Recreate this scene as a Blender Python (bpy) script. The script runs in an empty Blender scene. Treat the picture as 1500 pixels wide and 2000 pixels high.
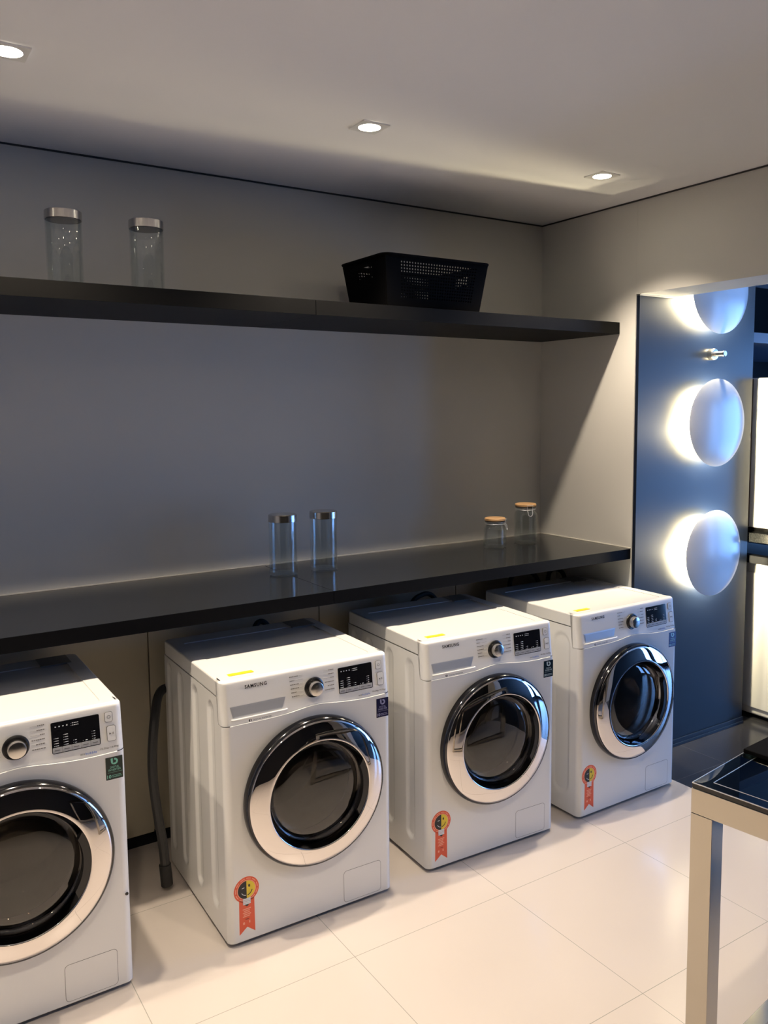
import bpy, bmesh, math, random
from math import pi, sin, cos, radians
from mathutils import Vector, Matrix
random.seed(4)
S = bpy.context.scene
COL = S.collection
FLATTISH = set()
# ------------------------------------------------------------------ camera
cd = bpy.data.cameras.new('camera'); cam = bpy.data.objects.new('camera', cd); COL.objects.link(cam)
S.camera = cam
F_PX, PPX, PPY = 1628.65, 787.58, 957.15
cd.sensor_fit = 'HORIZONTAL'; cd.sensor_width = 36.0; cd.lens = F_PX*36/1500
cd.shift_x = (750-PPX)/1500; cd.shift_y = (PPY-1000)/1500
cd.clip_start = .05; cd.clip_end = 200
YAW, PIT, ROL = .5838, -.0957, -.0074
_f = Vector((sin(YAW)*cos(PIT), cos(YAW)*cos(PIT), sin(PIT)))
_r = Vector((cos(YAW), -sin(YAW), 0)); _u = _r.cross(_f)
_r2 = _r*cos(ROL)+_u*sin(ROL); _u2 = -_r*sin(ROL)+_u*cos(ROL)
M = Matrix((( _r2.x, _u2.x, -_f.x), (_r2.y, _u2.y, -_f.y), (_r2.z, _u2.z, -_f.z))).to_4x4()
M.translation = Vector((-3.0106, -3.2482, 1.6749)); cam.matrix_world = M
# ------------------------------------------------------------------ view, world, lights
S.view_settings.view_transform = 'Standard'; S.view_settings.look = 'None'
S.view_settings.gamma = 1.0; S.view_settings.use_curve_mapping = False
S.view_settings.exposure = 0.2
S.cycles.use_denoising = True
S.cycles.max_bounces = 10; S.cycles.diffuse_bounces = 5; S.cycles.glossy_bounces = 5; S.cycles.transparent_max_bounces = 16
S.cycles.sample_clamp_indirect = 4.0; S.cycles.blur_glossy = .5
S.cycles.caustics_refractive = False
w = bpy.data.worlds.new('sky'); S.world = w; w.use_nodes = True
bg = w.node_tree.nodes['Background']; bg.inputs[0].default_value = (.20, .44, 1, 1); bg.inputs[1].default_value = 8.5

H = 2.606                      # ceiling height
WARM = (1.0, .835, .64)
LAMPS = [(-.436, -.815), (-1.526, -.815), (-2.616, -.815), (-3.706, -.815), (-1.526, -2.35), (-2.9, -2.35), (-4.2, -2.35), (.62, -1.9)]
LAMP_W = [100, 100, 100, 100, 60, 60, 60, 12]
def spot(x, y, z, watt, col=WARM, ang=112, blend=.9, rad=.03, rot=(0, 0, 0)):
    l = bpy.data.lights.new('spot', 'SPOT'); l.energy = watt; l.color = col; l.spot_size = radians(ang)
    l.spot_blend = blend; l.shadow_soft_size = rad
    o = bpy.data.objects.new('spot', l); COL.objects.link(o); o.location = (x, y, z); o.rotation_euler = rot
    return o
for i, (x, y) in enumerate(LAMPS):
    spot(x, y, H-.012, LAMP_W[i], ang=108 if y > -1 else 100 if x < 0 else 76, blend=.7)
# skylight entering the side room by its added front window and right end window
def portal(x, y, z, sx, sz, rot):
    l = bpy.data.lights.new('portal', 'AREA'); l.shape = 'RECTANGLE'; l.size = sx; l.size_y = sz; l.cycles.is_portal = True
    o = bpy.data.objects.new('portal', l); COL.objects.link(o); o.location = (x, y, z); o.rotation_euler = rot
portal(3.65, -3.80, 1.25, .9, 2.2, (radians(90), 0, 0))
portal(4.28, -2.35, 1.25, 2.2, 2.3, (0, radians(90), 0))

# ------------------------------------------------------------------ materials
def mat(name, col, rough=.5, metal=0, spec=.5, coat=0, coat_r=.05, noise=0, nscale=20, bump=0, bscale=60, emis=None, es=0, detail=3, rnoise=0):
    m = bpy.data.materials.new(name); m.use_nodes = True; nt = m.node_tree; b = nt.nodes['Principled BSDF']
    b.inputs['Base Color'].default_value = (*col, 1); b.inputs['Roughness'].default_value = rough
    b.inputs['Metallic'].default_value = metal; b.inputs['Specular IOR Level'].default_value = spec
    b.inputs['Coat Weight'].default_value = coat; b.inputs['Coat Roughness'].default_value = coat_r
    if emis: b.inputs['Emission Color'].default_value = (*emis, 1); b.inputs['Emission Strength'].default_value = es
    if noise or bump or rnoise:
        tc = nt.nodes.new('ShaderNodeTexCoord')
        n = nt.nodes.new('ShaderNodeTexNoise'); n.inputs['Scale'].default_value = nscale; n.inputs['Detail'].default_value = detail
        nt.links.new(tc.outputs['Object'], n.inputs['Vector'])
        if noise:
            mx = nt.nodes.new('ShaderNodeMix'); mx.data_type = 'RGBA'
            mx.inputs[6].default_value = (*[c*(1-noise) for c in col], 1); mx.inputs[7].default_value = (*[min(1, c*(1+noise)) for c in col], 1)
            nt.links.new(n.outputs['Fac'], mx.inputs[0]); nt.links.new(mx.outputs[2], b.inputs['Base Color'])
        if rnoise:
            mr = nt.nodes.new('ShaderNodeMapRange'); mr.inputs[3].default_value = max(0, rough-rnoise); mr.inputs[4].default_value = rough+rnoise
            nt.links.new(n.outputs['Fac'], mr.inputs[0]); nt.links.new(mr.outputs[0], b.inputs['Roughness'])
        if bump:
            n2 = nt.nodes.new('ShaderNodeTexNoise'); n2.inputs['Scale'].default_value = bscale
            nt.links.new(tc.outputs['Object'], n2.inputs['Vector'])
            bp = nt.nodes.new('ShaderNodeBump'); bp.inputs['Strength'].default_value = bump; bp.inputs['Distance'].default_value = .002
            nt.links.new(n2.outputs['Fac'], bp.inputs['Height']); nt.links.new(bp.outputs[0], b.inputs['Normal'])
    return m
def glassmat(name, tint, rough=0.0, refl=1.0, ior=1.45):
    m = bpy.data.materials.new(name); m.use_nodes = True; nt = m.node_tree; nt.nodes.clear()
    out = nt.nodes.new('ShaderNodeOutputMaterial'); t = nt.nodes.new('ShaderNodeBsdfTransparent'); t.inputs[0].default_value = (*tint, 1)
    g = nt.nodes.new('ShaderNodeBsdfGlossy'); g.inputs['Roughness'].default_value = rough; g.inputs[0].default_value = (refl, refl, refl, 1)
    f = nt.nodes.new('ShaderNodeFresnel'); ge = nt.nodes.new('ShaderNodeNewGeometry'); mr = nt.nodes.new('ShaderNodeMapRange')
    mr.inputs[3].default_value = ior; mr.inputs[4].default_value = 1/ior     # same reflectance on both sides of the thin wall
    nt.links.new(ge.outputs['Backfacing'], mr.inputs[0]); nt.links.new(mr.outputs[0], f.inputs[0])
    mx = nt.nodes.new('ShaderNodeMixShader'); nt.links.new(f.outputs[0], mx.inputs[0]); nt.links.new(t.outputs[0], mx.inputs[1]); nt.links.new(g.outputs[0], mx.inputs[2])
    nt.links.new(mx.outputs[0], out.inputs[0]); return m
def tile(name, col, grout, size, ox, oy, rough, gw=.0022, noise=.03):
    m = mat(name, col, rough, noise=noise, nscale=3, rnoise=0)
    nt = m.node_tree; b = nt.nodes['Principled BSDF']
    geo = nt.nodes.new('ShaderNodeNewGeometry'); sep = nt.nodes.new('ShaderNodeSeparateXYZ'); nt.links.new(geo.outputs['Position'], sep.inputs[0])
    outs = []
    for k, o in ((0, ox), (1, oy)):
        a = nt.nodes.new('ShaderNodeMath'); a.operation = 'SUBTRACT'; a.inputs[1].default_value = o-gw/2; nt.links.new(sep.outputs[k], a.inputs[0])
        d = nt.nodes.new('ShaderNodeMath'); d.operation = 'DIVIDE'; d.inputs[1].default_value = size; nt.links.new(a.outputs[0], d.inputs[0])
        f = nt.nodes.new('ShaderNodeMath'); f.operation = 'FRACT'; nt.links.new(d.outputs[0], f.inputs[0])
        l = nt.nodes.new('ShaderNodeMath'); l.operation = 'LESS_THAN'; l.inputs[1].default_value = gw/size; nt.links.new(f.outputs[0], l.inputs[0]); outs.append(l)
    mx = nt.nodes.new('ShaderNodeMath'); mx.operation = 'MAXIMUM'; nt.links.new(outs[0].outputs[0], mx.inputs[0]); nt.links.new(outs[1].outputs[0], mx.inputs[1])
    src = b.inputs['Base Color'].links[0].from_socket
    c = nt.nodes.new('ShaderNodeMix'); c.data_type = 'RGBA'; c.inputs[7].default_value = (*grout, 1)
    nt.links.new(mx.outputs[0], c.inputs[0]); nt.links.new(src, c.inputs[6]); nt.links.new(c.outputs[2], b.inputs['Base Color'])
    return m
WALL = mat('painted wall', (.64, .63, .60), .55, spec=.35, noise=.02, nscale=2, bump=.08, bscale=90)
CEIL = mat('ceiling paint', (.93, .93, .95), .9, spec=.2, noise=.01, nscale=2)
FLOOR = tile('white porcelain tile', (.64, .575, .525), (.34, .33, .29), .6045, -1.206, -1.142, .2)
DFLOOR = tile('dark tile', (.028, .028, .032), (.06, .06, .06), .6045, .35, -.90, .16)
DARKGAP = mat('shadow gap', (.05, .05, .05), .9)
PANEL = mat('dark blue grey lacquer panel', (.006, .010, .022), .30, spec=.35, noise=.2, nscale=3, rnoise=.07)
NIGHT = mat('charcoal cladding', (.007, .008, .011), .5, spec=.25, noise=.15, nscale=4)
ESP = mat('black wood shelf', (.005, .005, .005), .5, spec=.1, noise=.25, nscale=8)
GRAN = mat('black polished stone', (.011, .012, .013), .09, spec=.4, noise=.2, nscale=140, detail=6)
HONED = mat('honed black stone edge', (.004, .004, .005), .6, spec=.05)
CLAD = mat('beige laminate', (.52, .47, .36), .55, noise=.04, nscale=2)
WHITE = mat('white enamel', (.80, .80, .79), .22, spec=.5, coat=.25, coat_r=.08)
WHITE2 = mat('white plastic', (.82, .82, .81), .3, spec=.5)
CHROME = mat('chrome', (.74, .70, .68), .025, metal=1)
DCHROME = mat('dark chrome', (.30, .32, .36), .06, metal=1)
STEEL = mat('brushed steel', (.62, .60, .57), .22, metal=1, noise=.05, nscale=30)
BSTEEL = mat('bright steel', (.9, .88, .85), .25, metal=1)
SATIN = mat('satin silver', (.62, .65, .70), .36, metal=.6)
BLK = mat('black plastic', (.012, .012, .013), .25)
BLKM = mat('matt black plastic', (.003, .003, .0035), .75, spec=.05)
RUB = mat('black rubber', (.02, .02, .02), .6)
GASK = mat('grey gasket', (.10, .10, .10), .5)
DRUM = mat('drum steel', (.60, .57, .54), .35, metal=1, noise=.1, nscale=30)
HOSE = mat('grey hose', (.032, .032, .032), .45)
INK = mat('black ink', (.02, .02, .02), .5)
GINK = mat('grey ink', (.22, .21, .20), .6)
BINK = mat('blue ink', (.12, .24, .62), .6)
WINK = mat('white ink', (.75, .77, .80), .5)
YEL = mat('yellow sticker', (.85, .62, .03), .4)
YEL2 = mat('seal yellow', (.80, .60, .04), .4)
ORG = mat('seal orange red', (.78, .11, .045), .4)
SALM = mat('seal salmon print', (.90, .38, .26), .4)
DISPM = mat('black display glass', (.008, .008, .01), .06)
BTN = mat('silver button strip', (.40, .41, .43), .35)
GREY = mat('grey groove', (.17, .17, .17), .6)
GLOOM = mat('dark groove', (.10, .10, .10), .7)
SMOKE = glassmat('smoked door glass', (.52, .49, .45), 0, 1, 1.75)
JARG = glassmat('clear jar glass', (.91, .93, .93), 0.0, 1, 1.7)
BAMB = mat('bamboo lid', (.44, .27, .13), .5, noise=.2, nscale=30)
SILIC = mat('white silicone', (.75, .72, .65), .5)
FROST = mat('white opal dish', (.84, .86, .90), .3, spec=.6, coat=1, coat_r=.22)
TGLASS = glassmat('table glass', (.10, .14, .16), .0, 1, 1.55)
BULB = mat('lit lens', (1, .95, .85), .5, emis=(1, .90, .70), es=45)
STICKERS = [mat('label green sheen', (.008, .022, .018), .12), mat('label navy sheen', (.012, .011, .05), .12), mat('label teal sheen', (.010, .022, .035), .12), mat('label blue sheen', (.012, .02, .16), .08)]  # view-dependent sheen of the holographic label, put into a fixed colour for each
LOGOC = [mat('label mint sheen print', (.22, .60, .46), .4), mat('label lilac sheen print', (.30, .30, .50), .4), mat('label pale sheen print', (.50, .62, .66), .4), mat('label cyan sheen print', (.45, .75, .85), .4)]  # print tints vary with that same painted sheen
LEAD = mat('lead grey label', (.22, .22, .21), .4)
WOODFL = mat('white appliance front', (.80, .80, .79), .25)

# ------------------------------------------------------------------ mesh helpers
def slab(x0, x1, y1, name='worktop'):
    bm = BX(x0, x1, -DW, y1, .974, 1.022, .0015)
    bmesh.ops.recalc_face_normals(bm, faces=bm.faces)
    for f in bm.faces:
        if f.normal.z < .5: f.material_index = 1
    return obj(name, bm, [GRAN, HONED])
def obj(name, bm, m, parent=None, smooth=True, ang=35, loc=None):
    bmesh.ops.recalc_face_normals(bm, faces=bm.faces)
    me = bpy.data.meshes.new(name)
    if smooth:
        for f in bm.faces: f.smooth = True
        for e in bm.edges:
            if len(e.link_faces) == 2 and e.calc_face_angle(0) > radians(ang): e.smooth = False
    wn = id(bm) in FLATTISH or name in ('body', 'lid', 'control_panel') and parent is not None and parent.name.startswith('washing'); FLATTISH.discard(id(bm))
    bm.to_mesh(me); bm.free()
    for mm in (m if isinstance(m, (list, tuple)) else [m]): me.materials.append(mm)
    o = bpy.data.objects.new(name, me); COL.objects.link(o)
    if parent: o.parent = parent
    if loc: o.location = loc
    if wn and smooth:
        w_ = o.modifiers.new('normals', 'WEIGHTED_NORMAL'); w_.keep_sharp = True; w_.weight = 100
    return o
def tag(o, label, cat, group=None):
    o['label'] = label; o['category'] = cat
    if group: o['group'] = group
    return o
def thing(name, label, cat, loc=(0, 0, 0), rotz=0, group=None):
    o = bpy.data.objects.new(name, None); COL.objects.link(o); o.location = loc; o.rotation_euler = (0, 0, rotz)
    o.empty_display_size = .1
    return tag(o, label, cat, group)
def struct(name, bm, m, **k):
    o = obj(name, bm, m, **k); o['kind'] = 'structure'; return o
def box(bm, x0, x1, y0, y1, z0, z1, bev=0, seg=2, mi=0):
    if bev: FLATTISH.add(id(bm))
    r = bmesh.ops.create_cube(bm, size=1); vs = r['verts']
    for v in vs:
        v.co = Vector(((x0+x1)/2+v.co.x*(x1-x0), (y0+y1)/2+v.co.y*(y1-y0), (z0+z1)/2+v.co.z*(z1-z0)))
    fs = list({f for v in vs for f in v.link_faces})
    for f in fs: f.material_index = mi
    if bev:
        es = list({e for v in vs for e in v.link_edges})
        bmesh.ops.bevel(bm, geom=es, offset=bev, segments=seg, affect='EDGES', profile=.5)
def BX(*a, **k):
    bm = bmesh.new(); box(bm, *a, **k); return bm
def lathe(bm, prof, n=48, axis='z', c=(0, 0, 0), mi=0, closed=False):
    """prof: list of (r, h); axis z: h up; axis y: h towards -y"""
    rings = []
    for r, h in prof:
        if r < 1e-6:
            p = (0, 0, h) if axis == 'z' else (0, -h, 0)
            rings.append([bm.verts.new((c[0]+p[0], c[1]+p[1], c[2]+p[2]))])
        else:
            ring = []
            for i in range(n):
                a = 2*pi*i/n
                p = (r*cos(a), r*sin(a), h) if axis == 'z' else (r*cos(a), -h, r*sin(a))
                ring.append(bm.verts.new((c[0]+p[0], c[1]+p[1], c[2]+p[2])))
            rings.append(ring)
    if closed: rings.append(rings[0])
    for A, B in zip(rings, rings[1:]):
        for i in range(n):
            j = (i+1) % n
            if len(A) == 1 and len(B) == 1: break
            if len(A) == 1: f = bm.faces.new((A[0], B[i], B[j]))
            elif len(B) == 1: f = bm.faces.new((A[i], A[j], B[0]))
            else: f = bm.faces.new((A[i], A[j], B[j], B[i]))
            f.material_index = mi
def LT(*a, **k):
    bm = bmesh.new(); lathe(bm, *a, **k); return bm
def tube(bm, pts, r, n=10, caps=True):
    pts = [Vector(p) for p in pts]; rings = []; a = None
    for i, p in enumerate(pts):
        t = (pts[min(i+1, len(pts)-1)]-pts[max(i-1, 0)]).normalized()
        if a is None:
            a = t.cross(Vector((0, 0, 1)))
            if a.length < .05: a = t.cross(Vector((1, 0, 0)))
        a = (a-t*a.dot(t)).normalized(); b = t.cross(a)
        rings.append([bm.verts.new(p+a*r*cos(2*pi*k/n)+b*r*sin(2*pi*k/n)) for k in range(n)])
    for A, B in zip(rings, rings[1:]):
        for k in range(n): bm.faces.new((A[k], A[(k+1) % n], B[(k+1) % n], B[k]))
    if caps: bm.faces.new(rings[0]); bm.faces.new(rings[-1][::-1])
def spline(pts, n=8):
    pts = [Vector(p) for p in pts]; out = []
    for i in range(len(pts)-1):
        p0 = pts[max(i-1, 0)]; p1 = pts[i]; p2 = pts[i+1]; p3 = pts[min(i+2, len(pts)-1)]
        for k in range(n):
            t = k/n
            out.append(.5*((2*p1)+(p2-p0)*t+(2*p0-5*p1+4*p2-p3)*t*t+(-p0+3*p1-3*p2+p3)*t**3))
    out.append(pts[-1]); return out
def rrect(x0, x1, z0, z1, r, n=5):
    out = []
    for cx, cz, a0 in ((x1-r, z1-r, 0), (x0+r, z1-r, 90), (x0+r, z0+r, 180), (x1-r, z0+r, 270)):
        for k in range(n+1):
            a = radians(a0+90*k/n); out.append((cx+r*cos(a), cz+r*sin(a)))
    return out
def circ(cx, cz, r, n=28, a0=0, a1=360):
    full = abs(a1-a0) >= 360
    return [(cx+r*cos(radians(a0+(a1-a0)*i/(n if full else n-1))), cz+r*sin(radians(a0+(a1-a0)*i/(n if full else n-1)))) for i in range(n)]
def textpolys(s, x, z, h, w=None, align='LEFT', bold=False, track=1.0):
    """letters as flat faces in (x,z): list of polygons"""
    cu = bpy.data.curves.new('t', 'FONT'); cu.body = s; cu.size = 1; cu.resolution_u = 2; cu.space_character = track
    if bold: cu.offset = .018
    o = bpy.data.objects.new('t', cu); COL.objects.link(o)
    dg = bpy.context.evaluated_depsgraph_get(); me = bpy.data.meshes.new_from_object(o.evaluated_get(dg))
    P = [[(me.vertices[i].co.x, me.vertices[i].co.y) for i in f.vertices] for f in me.polygons]
    bpy.data.objects.remove(o); bpy.data.curves.remove(cu); bpy.data.meshes.remove(me)
    xs = [p[0] for q in P for p in q]; zs = [p[1] for q in P for p in q]
    x0, x1, z0, z1 = min(xs), max(xs), min(zs), max(zs)
    sz = h/(z1-z0); sx = sz if w is None else w/(x1-x0)
    W = (x1-x0)*sx; ox = x-(0 if align == 'LEFT' else W/2 if align == 'CENTER' else W)
    return [[(ox+(a-x0)*sx, z+(b-z0)*sz) for a, b in q] for q in P]
def decal(name, polys, m, parent, surf, off=.0005, th=.0003, split=False):
    """thin printed / stuck shapes: polys in (x, z), wrapped on y = surf(x, z), th = real thickness"""
    bm = bmesh.new()
    groups = polys if isinstance(m, (list, tuple)) else [polys]
    for gi, G in enumerate(groups):
        for P in G:
            if len(P) < 3: continue
            o = off+gi*.0003
            f = [bm.verts.new((x, surf(x, z)-o, z)) for x, z in P]; b = [bm.verts.new((x, surf(x, z)-o+th, z)) for x, z in P]
            F = bm.faces.new(f); F.material_index = gi
            for i in range(len(P)):
                j = (i+1) % len(P); q = bm.faces.new((f[i], b[i], b[j], f[j])); q.material_index = gi
    ms = m if isinstance(m, (list, tuple)) else [m]
    me_o = obj(name, bm, ms, parent, smooth=False)
    return me_o

# ------------------------------------------------------------------ structure
XL, YF = -5.6, -3.7     # left wall, wall behind the camera
XR = 4.2
DW = .621; ZH = 2.190; TW = .239
struct('floor', BX(XL-.2, 0, YF-.2, .2, -.1, 0), FLOOR, smooth=False)
struct('floor', BX(0, XR+.2, YF-.2, .9, -.1, 0), DFLOOR, smooth=False)
struct('ceiling', BX(XL-.2, XR+.2, YF-.2, .9, H, H+.12), CEIL, smooth=False)
struct('wall_back', BX(XL-.2, 0, 0, .15, 0, H), WALL, smooth=False)
bm = bmesh.new(); box(bm, 0, TW, -DW, .9, 0, H); box(bm, 0, TW, -3.0, -DW-.0005, ZH, H); box(bm, 0, TW, YF, -3.0, 0, H)  # last box: unseen piece closing the opening to cut window light
struct('wall_right', bm, WALL, smooth=False)
struct('wall_left', BX(XL-.15, XL, YF-.2, 0, 0, H), WALL, smooth=False)
bm = bmesh.new(); box(bm, XL, .35, YF-.15, YF, 0, H)
struct('wall_front', bm, NIGHT, smooth=False)
bm = bmesh.new(); box(bm, .35, 3.2, YF-.15, YF, 0, H); box(bm, 3.2, 4.1, YF-.15, YF, 0, .12); box(bm, 3.2, 4.1, YF-.15, YF, 2.4, H); box(bm, 4.1, XR, YF-.15, YF, 0, H)
struct('wall_annex_front', bm, NIGHT, smooth=False)
bm = BX(XR, XR+.15, -1.2, .9, 0, H); box(bm, XR, XR+.15, YF-.15, -3.5, 0, H); box(bm, XR, XR+.15, -3.5, -1.2, 0, .12); box(bm, XR, XR+.15, -3.5, -1.2, 2.4, H)
struct('wall_annex_right', bm, NIGHT, smooth=False)
struct('wall_annex_back', BX(TW+.0005, XR, .75, .9, 0, H), NIGHT, smooth=False)
# right end window of the side room, then the added front window
bm = bmesh.new()
for a, b in ((-3.5, -3.44), (-2.38, -2.32), (-1.26, -1.2)): box(bm, XR+.03, XR+.09, a, b, .12, 2.4, .004)
for a, b in ((-3.44, -2.38), (-2.32, -1.26)): box(bm, XR+.03, XR+.09, a, b, .12, .18, .004); box(bm, XR+.03, XR+.09, a, b, 2.34, 2.4, .004)
win = struct('window_1', bm, BLKM)
g = obj('window_pane', BX(XR+.057, XR+.063, -3.44, -1.26, .18, 2.34), glassmat('window glass', (.95, .97, .98)), win, smooth=False)
bm = bmesh.new()  # unseen front window, added to throw blue light on the dish lamps
for a, b in ((3.2, 3.26), (4.04, 4.1)): box(bm, a, b, YF-.09, YF-.03, .12, 2.4, .004)
for c, d in ((.12, .18), (2.34, 2.4)): box(bm, 3.26, 4.04, YF-.09, YF-.03, c, d, .004)
win = struct('added_window', bm, BLKM)
obj('window_pane', BX(3.26, 4.04, YF-.063, YF-.057, .18, 2.34), g.data.materials[0], win, smooth=False)
# fine dark joint between walls and ceiling
bm = bmesh.new(); box(bm, XL, -.006, -.006, -.0005, H-.006, H-.0005); box(bm, -.006, -.0005, YF, -.0005, H-.006, H-.0005)
struct('trim_1', bm, DARKGAP, smooth=False)
# dark lacquered panel lining the pier in the side room, with a low skirting
bm = bmesh.new(); box(bm, .004, .868, -DW-.018, -DW-.001, .0, ZH-.006, .001); box(bm, TW+.001, .868, -DW-.018, -DW-.001, ZH-.006, 2.56, .001)
box(bm, TW+.001, .868, -DW, .70, .0, 2.56, .001)
struct('wall_annex_panel', bm, PANEL, smooth=False)
bm = bmesh.new(); box(bm, .006, .868, -DW-.026, -DW-.0185, 0, .035, .001); box(bm, .006, .868, -DW-.030, -DW-.0185, 0, .014, .001)
struct('baseboard_annex', bm, PANEL, smooth=False)
# pale edge bead under the header soffit
struct('trim_2', BX(.003, TW, -DW-.024, -DW-.0185, ZH-.006, ZH-.0005), SILIC, smooth=False)
# laminate lining below the worktop (with open gap at the floor)
bm = bmesh.new(); xs = [XL, -3.57, -2.846, -2.116, -1.386, -.656, -.004]
for a, b in zip(xs, xs[1:]): box(bm, a+.0025, b-.0025, -.13, -.115, .055, .965, .001)
box(bm, XL, -.004, -.110, -.001, .055, .965)
struct('wall_back_lining', bm, CLAD, smooth=False)
struct('gap_shade_back', BX(XL, -.004, -.108, -.001, 0, .054), NIGHT, smooth=False)  # near-black filler for the shade in the gap under the lining
# silicone beads round the worktop
bm = bmesh.new(); box(bm, XL, -.005, -.0055, -.0005, 1.0225, 1.0265); box(bm, -.0045, -.0005, -DW+.002, -.006, 1.0225, 1.0265)
box(bm, -.004, -.0005, -DW-.0035, -DW-.0005, .972, 1.026)
struct('trim_3', bm, SILIC, smooth=False)

# ------------------------------------------------------------------ worktop and shelf boards
XS = -1.580
tag(slab(XL+.003, XS-.0006, -.002), 'long black polished worktop slab over the two washing machines on the left', 'worktop', None)
tag(slab(XS+.0006, -.006, -.007), 'shorter black polished worktop slab on the right, ending at the right wall', 'worktop', None)
tag(obj('wall_shelf', BX(XL+.003, XS-.006, -.5285, -.001, 2.019, 2.0726, .001), ESP), 'thick black shelf board on the left, carrying two glass jars', 'shelf')
tag(obj('wall_shelf', BX(XS-.0045, -.002, -.5285, -.001, 2.019, 2.0726, .001), ESP), 'thick black shelf board on the right, carrying the black basket', 'shelf')

# ------------------------------------------------------------------ downlights
def make_light(label):
    t = thing('downlight', label, 'ceiling light', (0, 0, H), 0, 'square recessed downlights')
    bm = bmesh.new()
    # square white frame with a sunken conical cup
    o_ = [( .050, .050), (-.050, .050), (-.050, -.050), (.050, -.050)]
    n = 32
    ro = []; ri = []
    for i in range(n):
        a = 2*pi*i/n; c, s = cos(a), sin(a); k = .050/max(abs(c), abs(s))
        ro.append((k*c, k*s)); ri.append((.037*c, .037*s))
    A = [bm.verts.new((x, y, -.0005)) for x, y in ro]; B = [bm.verts.new((x, y, -.005)) for x, y in ro]; Cc = [bm.verts.new((x, y, -.005)) for x, y in ri]
    D = [bm.verts.new((x, y, -.0015)) for x, y in ri]
    for P, Q in ((A, B), (B, Cc), (Cc, D)):
        for i in range(n): bm.faces.new((P[i], P[(i+1) % n], Q[(i+1) % n], Q[i]))
    obj('frame', bm, WHITE2, t, ang=20)
    obj('lens', LT([(0, -.004), (.020, -.0045), (.033, -.003), (.0365, -.001)], n=32), BULB, t)
    return t
def copy_tree(o, parent=None, link=True):
    c = o.copy(); COL.objects.link(c)
    if parent: c.parent = parent
    for ch in o.children: copy_tree(ch, c)
    return c
L0 = make_light('square recessed downlight above the right end of the shelf, nearest the corner')
LBL = ['square recessed downlight above the middle of the shelf', 'square recessed downlight at the left edge of the picture', 'square recessed downlight further left than the first washing machine',
       'square recessed downlight in the second row, over the steel table', 'square recessed downlight in the second row above the camera', 'square recessed downlight in the second row, at the left', 'square recessed downlight in the side room, in front of the round lamps']
L0.location = (LAMPS[0][0], LAMPS[0][1], H)
for (x, y), lb in zip(LAMPS[1:], LBL):
    c = copy_tree(L0); c.location = (x, y, H); c['label'] = lb

# ------------------------------------------------------------------ washing machine
WH = .2975; DEP = .62
def seam(x):      # lower edge of the control panel, with its shallow wave over the door
    u = x+WH
    return .7147+.013*math.exp(-((u-.315)/.085)**2) - .002*math.exp(-((u-.50)/.06)**2)
def psurf(x, z):  # face of the control panel (leans back)
    return .0035+max(0, z-.715)*.115
def fsurf(x, z): return 0.0
def wrap_rows(bm, rows, back, r=.022, n=6, xh=WH):
    """rows: (z or callable(x)->z, yfront). U-shaped skin: left side, rounded corners, front, right side"""
    def path(yf, z, inset=0):
        pts = []; h = xh-inset
        pts.append((-h, back)); pts.append((-h, yf+r+.02))
        for k in range(n+1):
            a = radians(180+90*k/n); pts.append((-h+r+r*cos(a), yf+r+r*sin(a)))
        m = 36
        for k in range(1, m): pts.append((-h+r+(2*h-2*r)*k/m, yf))
        for k in range(n+1):
            a = radians(270+90*k/n); pts.append((h-r+r*cos(a), yf+r+r*sin(a)))
        pts.append((h, yf+r+.02)); pts.append((h, back)); return pts
    R = []
    for row in rows:
        z, yf = row[0], row[1]; ins = row[2] if len(row) > 2 else 0
        R.append([bm.verts.new((x, y, z(x) if callable(z) else z)) for x, y in path(yf, z, ins)])
    for A, B in zip(R, R[1:]):
        for i in range(len(A)-1): bm.faces.new((A[i], A[i+1], B[i+1], B[i]))
    return R
def groove(y, z, ribs):
    d = 0
    for yc, w_, z0, z1, dep in ribs:
        hw = w_/2
        zz = min(max(z, z0+hw), z1-hw); dist = math.hypot(y-yc, z-zz)
        t = (hw-dist)/.014
        t = max(0, min(1, t)); t = t*t*(3-2*t)
        d = max(d, t*dep)
    return d
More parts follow.
